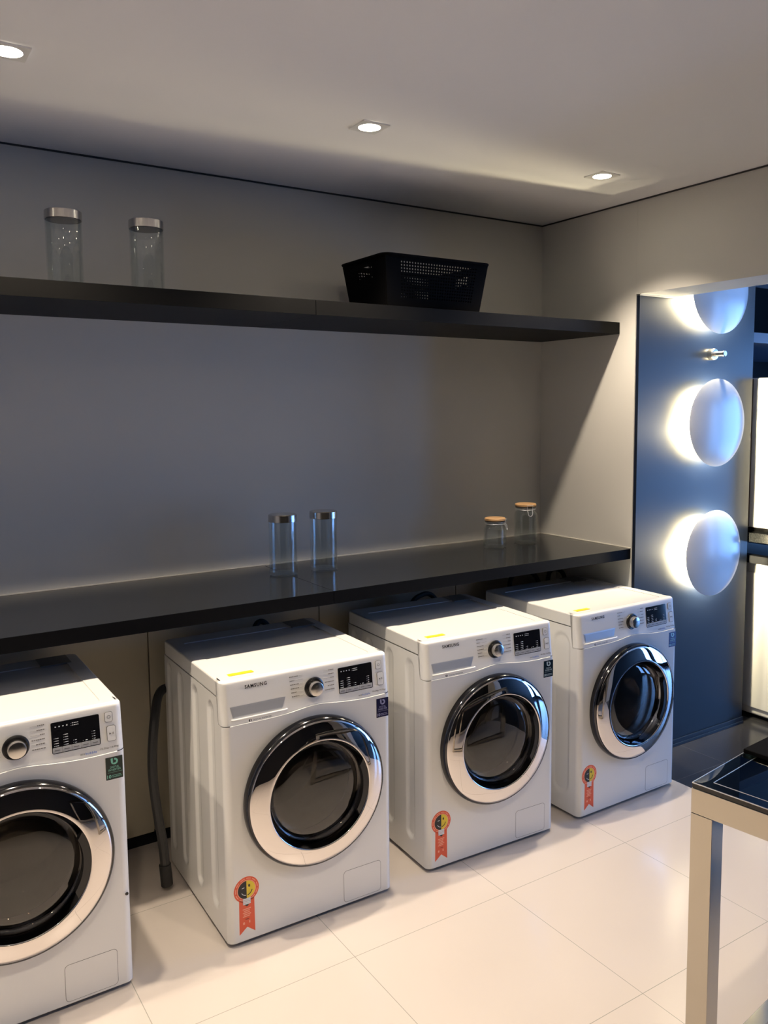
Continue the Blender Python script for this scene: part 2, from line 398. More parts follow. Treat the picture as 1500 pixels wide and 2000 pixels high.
def make_body(parent, ribs, m=WHITE):
    bm = bmesh.new(); ZB = .014; CX, CZ, HR = 0.006, .447, .236
    # front sheet with the round door opening
    N = 96; r = .022
    def bound(a):
        c, s = cos(a), sin(a); xl = WH-r; best = 9
        if abs(c) > 1e-9:
            k = ((xl if c > 0 else -xl)-CX)/c; best = min(best, k)
        if s < 0: best = min(best, (ZB-CZ)/s)
        if s > 1e-9:
            k = .3
            for _ in range(40): k = (seam(CX+k*c)-CZ)/s
            best = min(best, k) if k > 0 else best
        return CX+best*c, CZ+best*s
    angs = [2*pi*i/N for i in range(N)]
    for xx, zz in ((WH-r, seam(WH-r)), (-WH+r, seam(-WH+r)), (-WH+r, ZB), (WH-r, ZB)):
        a = math.atan2(zz-CZ, xx-CX) % (2*pi)
        i = min(range(N), key=lambda k: abs((angs[k]-a+pi) % (2*pi)-pi)); angs[i] = a
    I = [bm.verts.new((CX+HR*cos(a), 0, CZ+HR*sin(a))) for a in angs]
    J = [bm.verts.new((CX+HR*cos(a), .05, CZ+HR*sin(a))) for a in angs]
    O = []
    for a in angs:
        x, z = bound(a); O.append(bm.verts.new((x, 0, z)))
    for i in range(N):
        j = (i+1) % N; bm.faces.new((I[i], I[j], O[j], O[i])); bm.faces.new((I[i], I[j], J[j], J[i]))
    # lip along the seam, facing up
    m_ = 40
    A = [bm.verts.new((-WH+r+(2*WH-2*r)*k/m_, 0, seam(-WH+r+(2*WH-2*r)*k/m_))) for k in range(m_+1)]
    B = [bm.verts.new((v.co.x, .008, v.co.z+.0015)) for v in A]
    for k in range(m_): bm.faces.new((A[k], A[k+1], B[k+1], B[k]))
    # corners + sides
    for s in (-1, 1):
        cols = []
        for k in range(9):
            a = radians(90*k/8); cols.append((s*(WH-r+r*sin(a)), r-r*cos(a)))
        zr = [ZB+(.7147-ZB)*k/6 for k in range(7)]
        G = [[bm.verts.new((x, y, z)) for z in zr] for x, y in cols]
        for a_, b_ in zip(G, G[1:]):
            for k in range(6): bm.faces.new((a_[k], a_[k+1], b_[k+1], b_[k]))
        # side grid
        ys = [r+(.6-r)*k/120 for k in range(121)]; zs = [ZB+(.7965-ZB)*k/110 for k in range(111)]
        G = []
        for y in ys:
            col = []
            for z in zs:
                zz = z if y > .045 else min(z, .7147)
                col.append(bm.verts.new((s*(WH-groove(y, zz, ribs)), y, zz)))
            G.append(col)
        for a_, b_ in zip(G, G[1:]):
            for k in range(110):
                vs = (a_[k], a_[k+1], b_[k+1], b_[k])
                if (a_[k].co-a_[k+1].co).length < 1e-7 and (b_[k].co-b_[k+1].co).length < 1e-7: continue
                bm.faces.new(vs)
        x = s*WH
        q = [bm.verts.new(p) for p in ((x, .6, ZB), (s*(WH-.015), DEP, ZB), (s*(WH-.015), DEP, .7965), (x, .6, .7965))]; bm.faces.new(q)
    q = [bm.verts.new(p) for p in ((-WH+.015, DEP, ZB), (WH-.015, DEP, ZB), (WH-.015, DEP, .7965), (-WH+.015, DEP, .7965))]; bm.faces.new(q)
    q = [bm.verts.new(p) for p in ((-WH+.01, .012, ZB), (WH-.01, .012, ZB), (WH-.01, DEP-.01, ZB), (-WH+.01, DEP-.01, ZB))]; bm.faces.new(q)
    q = [bm.verts.new(p) for p in ((-WH+.001, .024, .796), (WH-.001, .024, .796), (WH-.001, DEP-.01, .796), (-WH+.001, DEP-.01, .796))]; bm.faces.new(q)
    bmesh.ops.remove_doubles(bm, verts=bm.verts, dist=.00005)
    o = obj('body', bm, m, parent, ang=32)
    for p in o.data.polygons:
        if abs(p.normal.y) > .9999 or (p.normal.z > .9 and p.area < .001): p.use_smooth = False
    return o
def make_machine(label, group, ribs, st=0, seal=True, yellow=True, detail=True):
    t = thing('washing_machine', label, 'washing machine', (0, 0, 0), 0, group)
    body = make_body(t, ribs)
    for x in (-.24, .24):
        for y in (.05, .56):
            obj('foot', LT([(0, 0), (.022, 0), (.022, .008), (.014, .0085), (.014, .03), (0, .03)], n=20, c=(x, y, 0)), RUB, t)
    # dark recess under the front edge
    # lid
    bm = bmesh.new()
    def lidring(ins, z, yi=0):
        P = []
        h = WH-ins; r = .020; yb = DEP-ins-.012-r
        for cx, cy, a0 in ((h-r, yb, 0), (-h+r, yb, 90)):
            for k in range(7):
                a = radians(a0+90*k/6); P.append((cx+r*cos(a), cy+r*sin(a), z))
        g = h-.0016; yf = .025
        P += [(-h, .0462, z), (-g, .0460, z)]+[(-g+r+r*cos(radians(180+15*k)), yf+r+r*sin(radians(180+15*k)), z) for k in range(1, 7)]
        P += [(g-r+r*cos(radians(270+15*k)), yf+r+r*sin(radians(270+15*k)), z) for k in range(0, 6)]+[(g, .0460, z), (h, .0462, z)]
        return [bm.verts.new(p) for p in P]
    rows = [lidring(.0010, .8000), lidring(0, .8035), lidring(0, .842), lidring(.001, .8465), lidring(.0035, .849), lidring(.008, .850)]
    for A, B in zip(rows, rows[1:]):
        n = len(A)
        for i in range(n): bm.faces.new((A[i], A[(i+1) % n], B[(i+1) % n], B[i]))
    # top surface with a shallow sunken field between two raised side rims
    F = rows[-1]; n = len(F)
    fx, fy0, fy1 = .252, .055, .50
    P2 = []
    for v in F:
        x, y = v.co.x, v.co.y
        P2.append(bm.verts.new((max(-fx, min(fx, x*.86)), max(fy0, min(DEP-.10, fy0+(y-.03)*.9)), .850)))
    for i in range(n): bm.faces.new((F[i], F[(i+1) % n], P2[(i+1) % n], P2[i]))
    P3 = [bm.verts.new((v.co.x*.994, fy0+.0015+(v.co.y-fy0)*.994, .8475)) for v in P2]
    for i in range(n): bm.faces.new((P2[i], P2[(i+1) % n], P3[(i+1) % n], P3[i]))
    bm.faces.new(P3)
    obj('lid', bm, WHITE, t, ang=30)
    # control panel
    bm = bmesh.new()
    rows = [(lambda x: seam(x)+.0010, .0035), (lambda x: seam(x)+.004, .0035)]
    for z in (.735, .76, .79, .815, .833): rows.append((z, psurf(0, z)))
    rows += [(.842, psurf(0, .842)), (.8465, .0198, .0008), (.849, .0225, .0033), (.8502, .027, .008), (.8502, .040, .012)]
    wrap_rows(bm, rows, .046)
    obj('control_panel', bm, WHITE2, t, ang=32)
    P = lambda x: x-WH
    if detail:
        decal('logo', textpolys('SAMSUNG', P(.078), .8205, .0115, .073, bold=True, track=1.15), INK, t, psurf)
        # detergent drawer: sunken silver grip, white ledge below
        bm = bmesh.new()
        a = [(P(.026), .7725), (P(.211), .7725), (P(.197), .737), (P(.034), .737)]
        b = [(P(.034), .768), (P(.202), .768), (P(.190), .742), (P(.040), .742)]
        va = [bm.verts.new((x, psurf(x, z)-.0006, z)) for x, z in a]; vb = [bm.verts.new((x, psurf(x, z)-.0010, z)) for x, z in b]
        # concave grip: face curving inwards towards the ledge
        for i in range(4): bm.faces.new((va[i], va[(i+1) % 4], vb[(i+1) % 4], vb[i]))
        bm.faces.new(vb)
        dd = obj('detergent_drawer', bm, SATIN, t, smooth=False); dd['label'] = 'silver finger grip of the detergent drawer'
        bm = bmesh.new(); tube(bm, [(P(.027), .0035-.001, .7335), (P(.034), .0035-.004, .7335), (P(.206), .0035-.004, .7335), (P(.213), .0035-.001, .7335)], .0030, 8)
        obj('drawer_ledge', bm, WHITE2, dd)
        decal('inverter_print', [circ(P(.088), .7215, .0042, 20, 95, 265)+[(P(.088), .7180), (P(.088), .725)]] + [circ(P(.0895), .7215, .0042, 16, -75, 80)+circ(P(.0895), .7215, .0020, 8, 80, -75)] + textpolys('DIGITAL INVERTER', P(.098), .7192, .0042, .062), INK, t, psurf)
        # programme dial
        cx, cz = P(.3125), .7825; cy = psurf(0, cz)
        d = obj('dial', LT([(.0, .026), (.020, .026), (.0225, .0245), (.024, .018), (.0245, .006), (.0245, .003)], n=40, axis='y', c=(cx, cy, cz)), STEEL, t)
        obj('dial_ring', LT([(.0245, .004), (.030, .005), (.0335, .003), (.0345, .0)], n=40, axis='y', c=(cx, cy, cz)), BLK, d)
        # programme list: rows of small unreadable print either side of the dial
        rows_ = []
        random.seed(7)
        for k in range(6):
            z = .8275-k*.0125
            for side in (0, 1):
                if side == 0: x0 = P(.228)+k*.001; L = (.030, .016, .030, .030, .020, .026)[k]
                else:
                    L = (.018, .020, .012, .034, .024, .034)[k]; x0 = P(.386)-L
                if side == 1 and k == 0: z_ = z+.001
                x = x0
                while x < x0+L:
                    w_ = random.uniform(.003, .0065); rows_.append([(x, z), (min(x+w_, x0+L), z), (min(x+w_, x0+L), z+.0028), (x, z+.0028)]); x += w_+.0012
                tt = (x0+L+.002, cx-.037) if side == 0 else (cx+.037, x0-.002)
                if tt[1] > tt[0]: rows_.append([(tt[0], z+.001), (tt[1], z+.001), (tt[1], z+.0014), (tt[0], z+.0014)])
        decal('programme_print', [q for q in rows_ if q[0][0] < cx], GINK, t, psurf); decal('programme_print', [q for q in rows_ if q[0][0] >= cx], GINK, t, psurf)
        # display
        x0, x1, z0, z1 = P(.402), P(.530), .7435, .8285
        di = decal('display', [rrect(x0, x1, z0, z1, .004)], DISPM, t, psurf, off=.0012, th=.0012)
        seg = [rrect(x0+.0015+i*.0250, x0+.0015+i*.0250+.0244, z0+.002, z0+.0165, .0012, 2) for i in range(5)]
        bt = decal('button_strip', seg, BTN, di, psurf, off=.0018, th=.0006)
        dots = []
        def dot(x, z, w_=.0012, h_=.0012): dots.append([(x, z), (x+w_, z), (x+w_, z+h_), (x, z+h_)])
        for i in range(4): dot(x0+.010+i*.010, z1-.014, .0035, .0028)
        for r_ in range(2):
            dot(x0+.052, z1-.011-r_*.006)
            for i in range(4): dot(x0+.0555+i*.0045, z1-.011-r_*.006, .003, .0018)
        for c_, nr in ((0, 4), (1, 5), (2, 2), (3, 1), (4, 4)):
            for r_ in range(nr):
                dot(x0+.006+c_*.0250, z0+.020+r_*.0068)
                if c_ in (0, 1): dot(x0+.009+c_*.0250, z0+.020+r_*.0068, .009, .0014)
                elif c_ != 3: dot(x0+.010+c_*.0250, z0+.020+r_*.0068, .005, .0014)
        dot(x0+.088, z0+.020, .006, .0014)
        zm = z0+.05
        decal('display_icons', [q for q in dots if q[0][1] >= zm], WINK, di, psurf, off=.0015); decal('display_print', [q for q in dots if q[0][1] < zm], WINK, di, psurf, off=.0015)
        lab = []
        for i in range(5): lab.append([(x0+.006+i*.025, z0+.008), (x0+.020+i*.025, z0+.008), (x0+.020+i*.025, z0+.0098), (x0+.006+i*.025, z0+.0098)])
        decal('button_print', lab, GLOOM, bt, psurf, off=.0021)
        # power and start buttons
        for nm, (a0, a1, b0, b1) in (('power_button', (.5455, .5655, .802, .8285)), ('start_button', (.5490, .5720, .7475, .789))):
            o_ = decal(nm, [rrect(P(a0), P(a1), b0, b1, .005)], WHITE2, t, psurf, off=.0026, th=.0026)
            R1 = rrect(P(a0)-.0012, P(a1)+.0012, b0-.0012, b1+.0012, .006); R0 = rrect(P(a0), P(a1), b0, b1, .005)
            ring = [[R1[i], R1[(i+1) % len(R1)], R0[(i+1) % len(R0)], R0[i]] for i in range(len(R1))]
            decal('button_rim', ring, GREY, o_, psurf, off=.0022, th=.002)
            mx_, mz_ = P((a0+a1)/2), (b0+b1)/2
            if nm[0] == 'p':
                c1, c0 = circ(mx_, mz_, .0048, 20), circ(mx_, mz_, .0038, 20)
                ic = [[c1[i], c1[(i+1) % 20], c0[(i+1) % 20], c0[i]] for i in range(20)]
            else:
                ic = [[(mx_-.006, mz_-.003), (mx_, mz_), (mx_-.006, mz_+.003)], [(mx_+.002, mz_-.003), (mx_+.0032, mz_-.003), (mx_+.0032, mz_+.003), (mx_+.002, mz_+.003)], [(mx_+.0048, mz_-.003), (mx_+.006, mz_-.003), (mx_+.006, mz_+.003), (mx_+.0048, mz_+.003)]]
            decal('button_icon', ic, GREY, o_, psurf, off=.0031)
        decal('capacity_print', [textpolys('10.2kg / 6.0kg', P(.5280), .7255, .0062, .050), textpolys('bubble', P(.4880), .7225, .0062, .0300), textpolys('eco', P(.4740), .7235, .0042, .012)], [GINK, BINK, GREY], t, psurf)
        # inverter label
        x0, x1, z0, z1 = P(.539), P(.586), .636, .7015
        s_ = decal('inverter_label', [rrect(x0, x1, z0, z1, .0008, 2)], STICKERS[st], t, fsurf, off=.0006, th=.0006)
        s_['label'] = 'dark printed label at the top right of the front'
        mx_ = (x0+x1)/2; lz = z1-.0125
        ptr = []
        o1 = circ(mx_+.0015, lz-.001, .0092, 26, -125, 100); o0 = circ(mx_+.0015, lz-.001, .0040, 26, -125, 100)
        ptr += [[o1[i], o1[i+1], o0[i+1], o0[i]] for i in range(25)]
        ptr += [[(mx_-.0095, lz+.008), (mx_-.0035, lz+.009), (mx_-.0030, lz-.009), (mx_-.0065, lz-.0075), (mx_-.0085, lz-.003)]]
        q1 = textpolys('DIGITAL', mx_+.001, z1-.0325, .0058, .025, 'CENTER'); q2 = textpolys('INVERTER', mx_+.001, z1-.0405, .0058, .034, 'CENTER')
        q3 = textpolys('10', x0+.003, z0+.004, .0105, .0115, bold=True); q4 = textpolys('WARRANTY', x0+.0165, z0+.005, .0038, .027)
        q5 = [[(x0+.005, z0+.0205), (x1-.002, z0+.0205), (x1-.002, z0+.0210), (x0+.005, z0+.0210)], [(x0+.0165, z0+.0110), (x1-.006, z0+.0110), (x1-.006, z0+.0123), (x0+.0165, z0+.0123)]]
        decal('label_print', ptr+q1+q2+q3+q4+q5, LOGOC[st], s_, fsurf, off=.0009)
        # filter flap: thin slit outline
        R1 = rrect(P(.4045), P(.5495), .0205, .1305, .012); R0 = rrect(P(.4057), P(.5483), .0217, .1293, .011)
        fd = decal('filter_flap', [R0], WHITE, t, fsurf, off=.0004, th=.0004)
        ring = [[R1[i], R1[(i+1) % len(R1)], R0[(i+1) % len(R0)], R0[i]] for i in range(len(R1))]
        decal('flap_gap', ring, GREY, fd, fsurf, off=.0003)
    # ---- door
    CX, CZ = 0.006, .447; c = (CX, 0, CZ)
    door = obj('door', LT([(.2375, .030), (.2360, .0325), (.231, .0350), (.222, .0385), (.210, .0425), (.198, .0460), (.187, .0488), (.1795, .0502), (.1775, .0497), (.1765, .0470)], n=128, axis='y', c=c), CHROME, t, ang=60)
    door['label'] = 'mirror chrome door ring'
    obj('door_rim', LT([(.2465, .0), (.2475, .010), (.2465, .020), (.2440, .0265), (.2405, .0305), (.2375, .0305)], n=128, axis='y', c=c), mat('door edge dark chrome', (.07, .07, .075), .10, metal=1) if 'door edge dark chrome' not in bpy.data.materials else bpy.data.materials['door edge dark chrome'], door)
    obj('inner_lip', LT([(.1765, .0470), (.1745, .036), (.1690, .018), (.1610, .006), (.1560, .003)], n=128, axis='y', c=c), DCHROME, door)
    obj('door_glass', LT([(.1600, .0060), (.155, .0180), (.145, .0240), (.12, .0290), (.08, .0325), (.04, .0345), (0, .035)], n=96, axis='y', c=c), SMOKE, door)
    obj('glass_bowl', LT([(.158, .003), (.140, -.004), (.128, -.02), (.118, -.05), (.10, -.075), (.06, -.09), (0, -.095)], n=64, axis='y', c=c), glassmat('bowl glass', (.55, .55, .52), .02, .8, 1.6) if 'bowl glass' not in bpy.data.materials else bpy.data.materials['bowl glass'], door)
    # handle: dark pocket let into the right of the lip
    bm = bmesh.new()
    n = 26; A = []
    for i in range(n+1):
        a = radians(-38+66*i/n); ramp = min(1, i/2, (n-i)/2)
        ro, ri = .1772, .1772-.0210*ramp
        A.append([bm.verts.new((CX+rr*cos(a), -yy, CZ+rr*sin(a))) for rr, yy in ((ro, .0460), (ri, .0465), (ri-.002*ramp, .030), (ro-.006, .020))])
    for p, q in zip(A, A[1:]):
        for k in range(4): bm.faces.new((p[k], p[(k+1) % 4], q[(k+1) % 4], q[k]))
    bm.faces.new(A[0]); bm.faces.new(A[-1][::-1])
    obj('door_handle', bm, BLK, door)
    # gasket and drum inside
    obj('gasket', LT([(.2355, -.012), (.19, -.012), (.165, -.02), (.155, -.05), (.165, -.07)], n=64, axis='y', c=c), GASK, t)
    obj('drum', LT([(.165, -.07), (.225, -.09), (.232, -.12), (.232, -.36), (.225, -.38), (.06, -.385), (.05, -.36), (0, -.355)], n=64, axis='y', c=c), DRUM, t)
    if seal: make_seal(t)
    if yellow:
        bm = bmesh.new(); P2 = rrect(P(.038), P(.134), .076, .0985, .003)
        a = [bm.verts.new((x, y, .8488)) for x, y in P2]; b = [bm.verts.new((x, y, .8470)) for x, y in P2]
        bm.faces.new(a)
        for i in range(len(a)): bm.faces.new((a[i], a[(i+1) % len(a)], b[(i+1) % len(a)], b[i]))
        obj('yellow_strip', bm, YEL, t, smooth=False)['label'] = 'yellow sticker strip'
    obj('rear_label', BX(P(.465), P(.56), .50, .60, .8470, .8512), LEAD, t, smooth=False)['label'] = 'dark grey label plate'
    return t
def make_seal(t):
    cx, cz, R = .060-WH, .1815, .0415
    rib = [(cx-.0250, .125), (cx-.0262, .037), (cx-.0005, .060), (cx+.0262, .038), (cx+.0252, .125), (cx+.0250, .155), (cx-.0250, .155)]
    # tail (split in two convex-ish halves)
    tail = [[(cx-.0250, .150), (cx-.0262, .037), (cx, .058), (cx, .150)], [(cx, .150), (cx, .058), (cx+.0262, .037), (cx+.0250, .150)]]
    s = decal('energy_seal', [circ(cx, cz, R, 44)]+tail, ORG, t, fsurf, off=.0006, th=.0006)
    s['label'] = 'orange red ribbon seal with half black, half yellow bulb face'
    o1, o0 = circ(cx, cz, R*.90, 44), circ(cx, cz, R*.84, 44)
    pr = []
    for i in range(44):
        if i % 4 != 3: pr.append([o1[i], o1[(i+1) % 44], o0[(i+1) % 44], o0[i]])
    i1, i0 = circ(cx, cz, R*.755, 44), circ(cx, cz, R*.70, 44)
    pr += [[i1[i], i1[(i+1) % 44], i0[(i+1) % 44], i0[i]] for i in range(44)]
    r = R*.69
    yel = [circ(cx, cz, r, 24, -90, 90)]; blk = [circ(cx, cz, r, 24, 90, 270)]
    def arc(a0, a1, ra, rb, n=10):
        p, q = circ(cx, cz, ra, n, a0, a1), circ(cx, cz, rb, n, a0, a1); return [[p[i], p[i+1], q[i+1], q[i]] for i in range(n-1)]
    wht = arc(205, 262, r*.66, r*.60) + [[(cx-r*.55, cz+r*.22), (cx-r*.25, cz+r*.26), (cx-r*.25, cz+r*.33), (cx-r*.55, cz+r*.28)]]
    bl2 = arc(278, 350, r*.68, r*.60) + [[(x_, z_) for x_, z_ in [(cx+r*.30+r*.10*cos(k*pi/6), cz+r*.40+r*.17*sin(k*pi/6)) for k in range(12)]]]
    bz = cz-r
    wht += [rrect(cx-.0128, cx+.0128, bz-.0195+k*.0052, bz-.0195+k*.0052+.0042, .001, 2) for k in range(4)]
    bl2 += [circ(cx, bz-.0195, .006, 12, 180, 360)]
    pr += [[(cx-.014+(.003 if k % 2 else 0), .116-k*.006), (cx+.013-(.004 if k % 3 else 0), .117-k*.006), (cx+.013-(.004 if k % 3 else 0), .120-k*.006), (cx-.014+(.003 if k % 2 else 0), .119-k*.006)] for k in range(5)]
    bl2 += [[(cx-.006, .0835), (cx+.006, .084), (cx+.006, .0852), (cx-.006, .0847)]]
    pr += [rrect(cx-.014, cx-.008, .068, .076, .001, 1), [(cx+.006, .070), (cx+.010, .069), (cx+.010, .078), (cx+.006, .077)]]
    decal('seal_print', [pr, yel, blk, wht, bl2], [SALM, YEL2, INK, WINK, INK], s, fsurf, off=.0009)
RIBS = [(.115, .062, .085, .768, .008), (.265, .062, .085, .775, .008), (.42, .060, .085, .778, .007), (.545, .055, .085, .778, .006)]
RIBS_D = [(.105, .10, .085, .768, .005), (.26, .12, .085, .775, .005), (.44, .12, .085, .778, .005)]
GM = 'washing machines under the worktop'
ST = [('A', -3.0038, -.8852, 0.0, 0, False, True), ('B', -2.1193, -.8974, -.0199, 1, True, True), ('C', -1.3616, -.8922, -.0431, 2, True, True), ('D', -.630, -.9201, .0028, 3, True, True)]
LM = {'A': 'white front-loading washing machine at the far left, cut by the picture edge, label with painted green sheen', 'B': 'white front-loading washing machine second from the left, grey hose hanging at its side',
      'C': 'white front-loading washing machine third from the left, between two others', 'D': 'white front-loading washing machine on the right, next to the dark panel with round lamps'}
machines = {}
for k, x, y, a, st, seal, yel in ST:
    t = make_machine(LM[k], GM, RIBS_D if k == 'D' else RIBS, st, True, yel)
    t.location = (x+WH*cos(a), y+WH*sin(a), 0); t.rotation_euler = (0, 0, a); machines[k] = t
# rear hoses
def hose(k, pts, r=.011, m=RUB, name='water_hose'):
    bm = bmesh.new(); tube(bm, spline(pts, 8), r, 10); return obj(name, bm, m, machines[k])
hose('C', [(.20, .615, .70), (.195, .655, .79), (.16, .675, .846), (.11, .675, .852), (.05, .665, .82), (.02, .66, .70)])
hose('D', [(-.10, .615, .72), (-.105, .65, .80), (-.06, .69, .868), (.02, .70, .885), (.09, .69, .862), (.12, .66, .76)])
hose('D', [(.13, .615, .70), (.14, .65, .80), (.19, .69, .866), (.25, .70, .872), (.285, .69, .842), (.29, .66, .76)])
hose('B', [(.05, .615, .74), (.065, .65, .80), (.09, .665, .842), (.12, .665, .842), (.145, .66, .80), (.15, .65, .72)])
# drain hose hanging in the gap left of the second machine
h_ = hose('B', [(-.20, .612, .60), (-.27, .62, .66), (-.325, .585, .66), (-.368, .50, .60), (-.392, .455, .50), (-.395, .445, .40), (-.385, .44, .28), (-.372, .44, .18), (-.366, .44, .09)], .0165, HOSE, 'drain_hose')
h_['label'] = 'grey corrugated drain hose'
bm = bmesh.new(); tube(bm, [(-.367, .44, .095), (-.364, .44, .055), (-.362, .44, .018)], .0205, 14); obj('hose_end', bm, RUB, h_)
obj('side_screw', LT([(0, .003), (.004, .002), (.005, 0)], n=12, axis='y', c=(WH-.012, .0, .284)), BLK, machines['A'])

# ------------------------------------------------------------------ jars
def steel_jar(label):
    t = thing('storage_jar', label, 'jar', (0, 0, 0), 0, 'tall glass jars with steel lids')
    R, Hh = .0560, .218
    obj('jar_glass', LT([(0, 0), (R-.006, 0), (R-.001, .004), (R, .012), (R, Hh), (R-.0035, Hh), (R-.0035, .016), (R-.008, .011), (0, .012)], n=56), JARG, t)
    obj('lid', LT([(0, Hh+.0265), (R-.003, Hh+.0265), (R+.0005, Hh+.024), (R+.001, Hh-.002), (R-.001, Hh-.003)], n=56), STEEL, t)
    obj('lid_seal', LT([(0, Hh-.004), (R-.010, Hh-.004), (R-.0045, Hh-.003), (R-.0045, Hh+.001)], n=40), GASK, t)
    return t
j0 = steel_jar('tall clear glass jar with steel lid on the worktop, left of its twin')
j0.location = (-1.597, -.235, 1.0222)
for lb, lo in (('tall clear glass jar with steel lid on the worktop, right of its twin', (-1.414, -.235, 1.0222)),
               ('tall clear glass jar with steel lid on the upper shelf, far left', (-2.402, -.36, 2.0728)),
               ('tall clear glass jar with steel lid on the upper shelf, second from left', (-2.137, -.36, 2.0728))):
    c = copy_tree(j0); c.location = lo; c['label'] = lb
def sq(s, r, n=6):
    return rrect(-s, s, -s, s, r, n)
def clip_jar(label, hgt, s, rot, lidr, loc):
    t = thing('clip_jar', label, 'jar', loc, radians(rot), 'clip top jars with bamboo lids')
    bm = bmesh.new()
    nk = hgt-.034
    prof = [(s-.006, .016, 0), (s-.001, .02, .004), (s, .022, .012), (s, .022, nk-.022), (s-.002, .026, nk-.010), (s-.008, .038, nk), (lidr-.006, lidr-.007, nk+.004), (lidr-.006, lidr-.007, nk+.014)]
    R = []
    for ss, rr, z in prof: R.append([bm.verts.new((x, y, z)) for x, y in sq(ss, min(rr, ss-.0005))])
    inn = [(lidr-.010, lidr-.011, nk+.014), (lidr-.010, lidr-.011, nk), (s-.006, .022, nk-.018), (s-.004, .020, .018), (s-.010, .016, .010)]
    for ss, rr, z in inn: R.append([bm.verts.new((x, y, z)) for x, y in sq(ss, min(rr, ss-.0005))])
    for A, B in zip(R, R[1:]):
        for i in range(len(A)): bm.faces.new((A[i], A[(i+1) % len(A)], B[(i+1) % len(B)], B[i]))
    bm.faces.new(R[0]); bm.faces.new(R[-1])
    obj('jar_glass', bm, JARG, t)
    obj('lid', LT([(0, hgt), (lidr-.004, hgt), (lidr, hgt-.003), (lidr, hgt-.011), (lidr-.003, hgt-.013), (0, hgt-.013)], n=40), BAMB, t)
    obj('rubber_ring', LT([(lidr-.012, nk+.014), (lidr-.002, nk+.0145), (lidr-.002, nk+.0185), (lidr-.012, hgt-.0135)], n=40), GASK, t)
    bm = bmesh.new()
    ring = [((lidr-.004)*cos(a), (lidr-.004)*sin(a), nk+.006) for a in [2*pi*i/32 for i in range(33)]]
    tube(bm, ring, .0016, 6)
    f = -(lidr+.001)
    tube(bm, [(-.012, f+.004, nk+.006), (-.012, f-.004, nk-.004), (-.010, f-.006, nk-.018), (0, f-.006, nk-.024), (.010, f-.006, nk-.018), (.012, f-.004, nk-.004), (.012, f+.004, nk+.006)], .0018, 6)
    tube(bm, [(-.014, f+.002, nk+.004), (-.014, f-.002, hgt-.006), (.014, f-.002, hgt-.006), (.014, f+.002, nk+.004)], .0016, 6)
    obj('wire_clip', bm, SATIN, t)
    return t
clip_jar('short square glass clip jar with round bamboo lid near the worktop corner', .142, .049, 38, .050, (-.486, -.215, 1.0222))
clip_jar('taller square glass clip jar with round bamboo lid, closest to the wall corner', .196, .048, -18, .052, (-.290, -.21, 1.0222))

# ------------------------------------------------------------------ basket on the shelf
t = thing('laundry_basket', 'black perforated plastic basket standing on the upper shelf', 'basket', (-1.0015, -.3105, 2.0728))
HX, HY, BH = .2650, .1790, .207
bm = bmesh.new()
TAP = .028
def wallpt(u, z, side):
    """u along the wall (-1..1), z height, side 0 front,1 right,2 back,3 left"""
    k = 1-(1-z/BH)*TAP/HX; ky = 1-(1-z/BH)*TAP/HY
    hx, hy = HX*k-.012, HY*ky-.012; rc = .0
    if side == 0: return (u*hx, -hy, z)
    if side == 1: return (hx, u*hy, z)
    if side == 2: return (-u*hx, hy, z)
    return (-hx, -u*hy, z)
def side_wall(side, nc, holes):
    z0, z1 = .006, BH-.010; nr = 16; dz = (z1-z0)/nr; c0 = 3.0/nc*0
    for i in range(nc):
        for j in range(nr):
            u0, u1 = -1+2*i/nc, -1+2*(i+1)/nc; za, zb = z0+j*dz, z0+(j+1)*dz
            kind = holes(i, j)
            if kind == 2: continue
            if kind == 0:
                bm.faces.new([bm.verts.new(wallpt(u, z, side)) for u, z in ((u0, za), (u1, za), (u1, zb), (u0, zb))]); continue
            cu, cz_ = (u0+u1)/2, (za+zb)/2; n = 8
            sqp = [(u1, cz_), (u1, zb), (cu, zb), (u0, zb), (u0, cz_), (u0, za), (cu, za), (u1, za)]
            cp = [(cu+(u1-u0)*.30*cos(2*pi*k/n), cz_+dz*.30*sin(2*pi*k/n)) for k in range(n)]
            A = [bm.verts.new(wallpt(u, z, side)) for u, z in sqp]; B = [bm.verts.new(wallpt(u, z, side)) for u, z in cp]
            for k in range(n): bm.faces.new((A[k], A[(k+1) % n], B[(k+1) % n], B[k]))
def hf(nc, lo):
    def f(i, j):
        return 1 if 5 <= i < nc-4 and 3 <= j < 15 else 0
    return f
def hs(nc):
    def f(i, j):
        if nc//2-3 <= i < nc//2+3 and 11 <= j <= 13: return 2
        if (i in (nc//2-5, nc//2-4, nc//2+3, nc//2+4)) and 10 <= j <= 13: return 1
        return 0
    return f
side_wall(0, 38, hf(38, 0)); side_wall(2, 38, hf(38, 0)); side_wall(1, 26, hs(26)); side_wall(3, 26, hs(26))
bx, by = HX-TAP-.011, HY-TAP-.011
bm.faces.new([bm.verts.new((x, y, .006)) for x, y in ((-bx, -by), (bx, -by), (bx, by), (-bx, by))])
bmesh.ops.remove_doubles(bm, verts=bm.verts, dist=.0002)
o = obj('basket_body', bm, BLKM, t, smooth=False)
sol = o.modifiers.new('thick', 'SOLIDIFY'); sol.thickness = .0025; sol.offset = 1
bm = bmesh.new()
def rimring(ex, z): return [bm.verts.new((x, y, z)) for x, y in rimpts(ex)]
def rimpts(ex):
    P = []; r = .035
    for cx, cy, a0 in ((HX+ex-r, HY+ex-r, 0), (-HX-ex+r, HY+ex-r, 90), (-HX-ex+r, -HY-ex+r, 180), (HX+ex-r, -HY-ex+r, 270)):
        for k in range(8):
            a = radians(a0+90*k/7); P.append((cx+r*cos(a), cy+r*sin(a)))
    return P
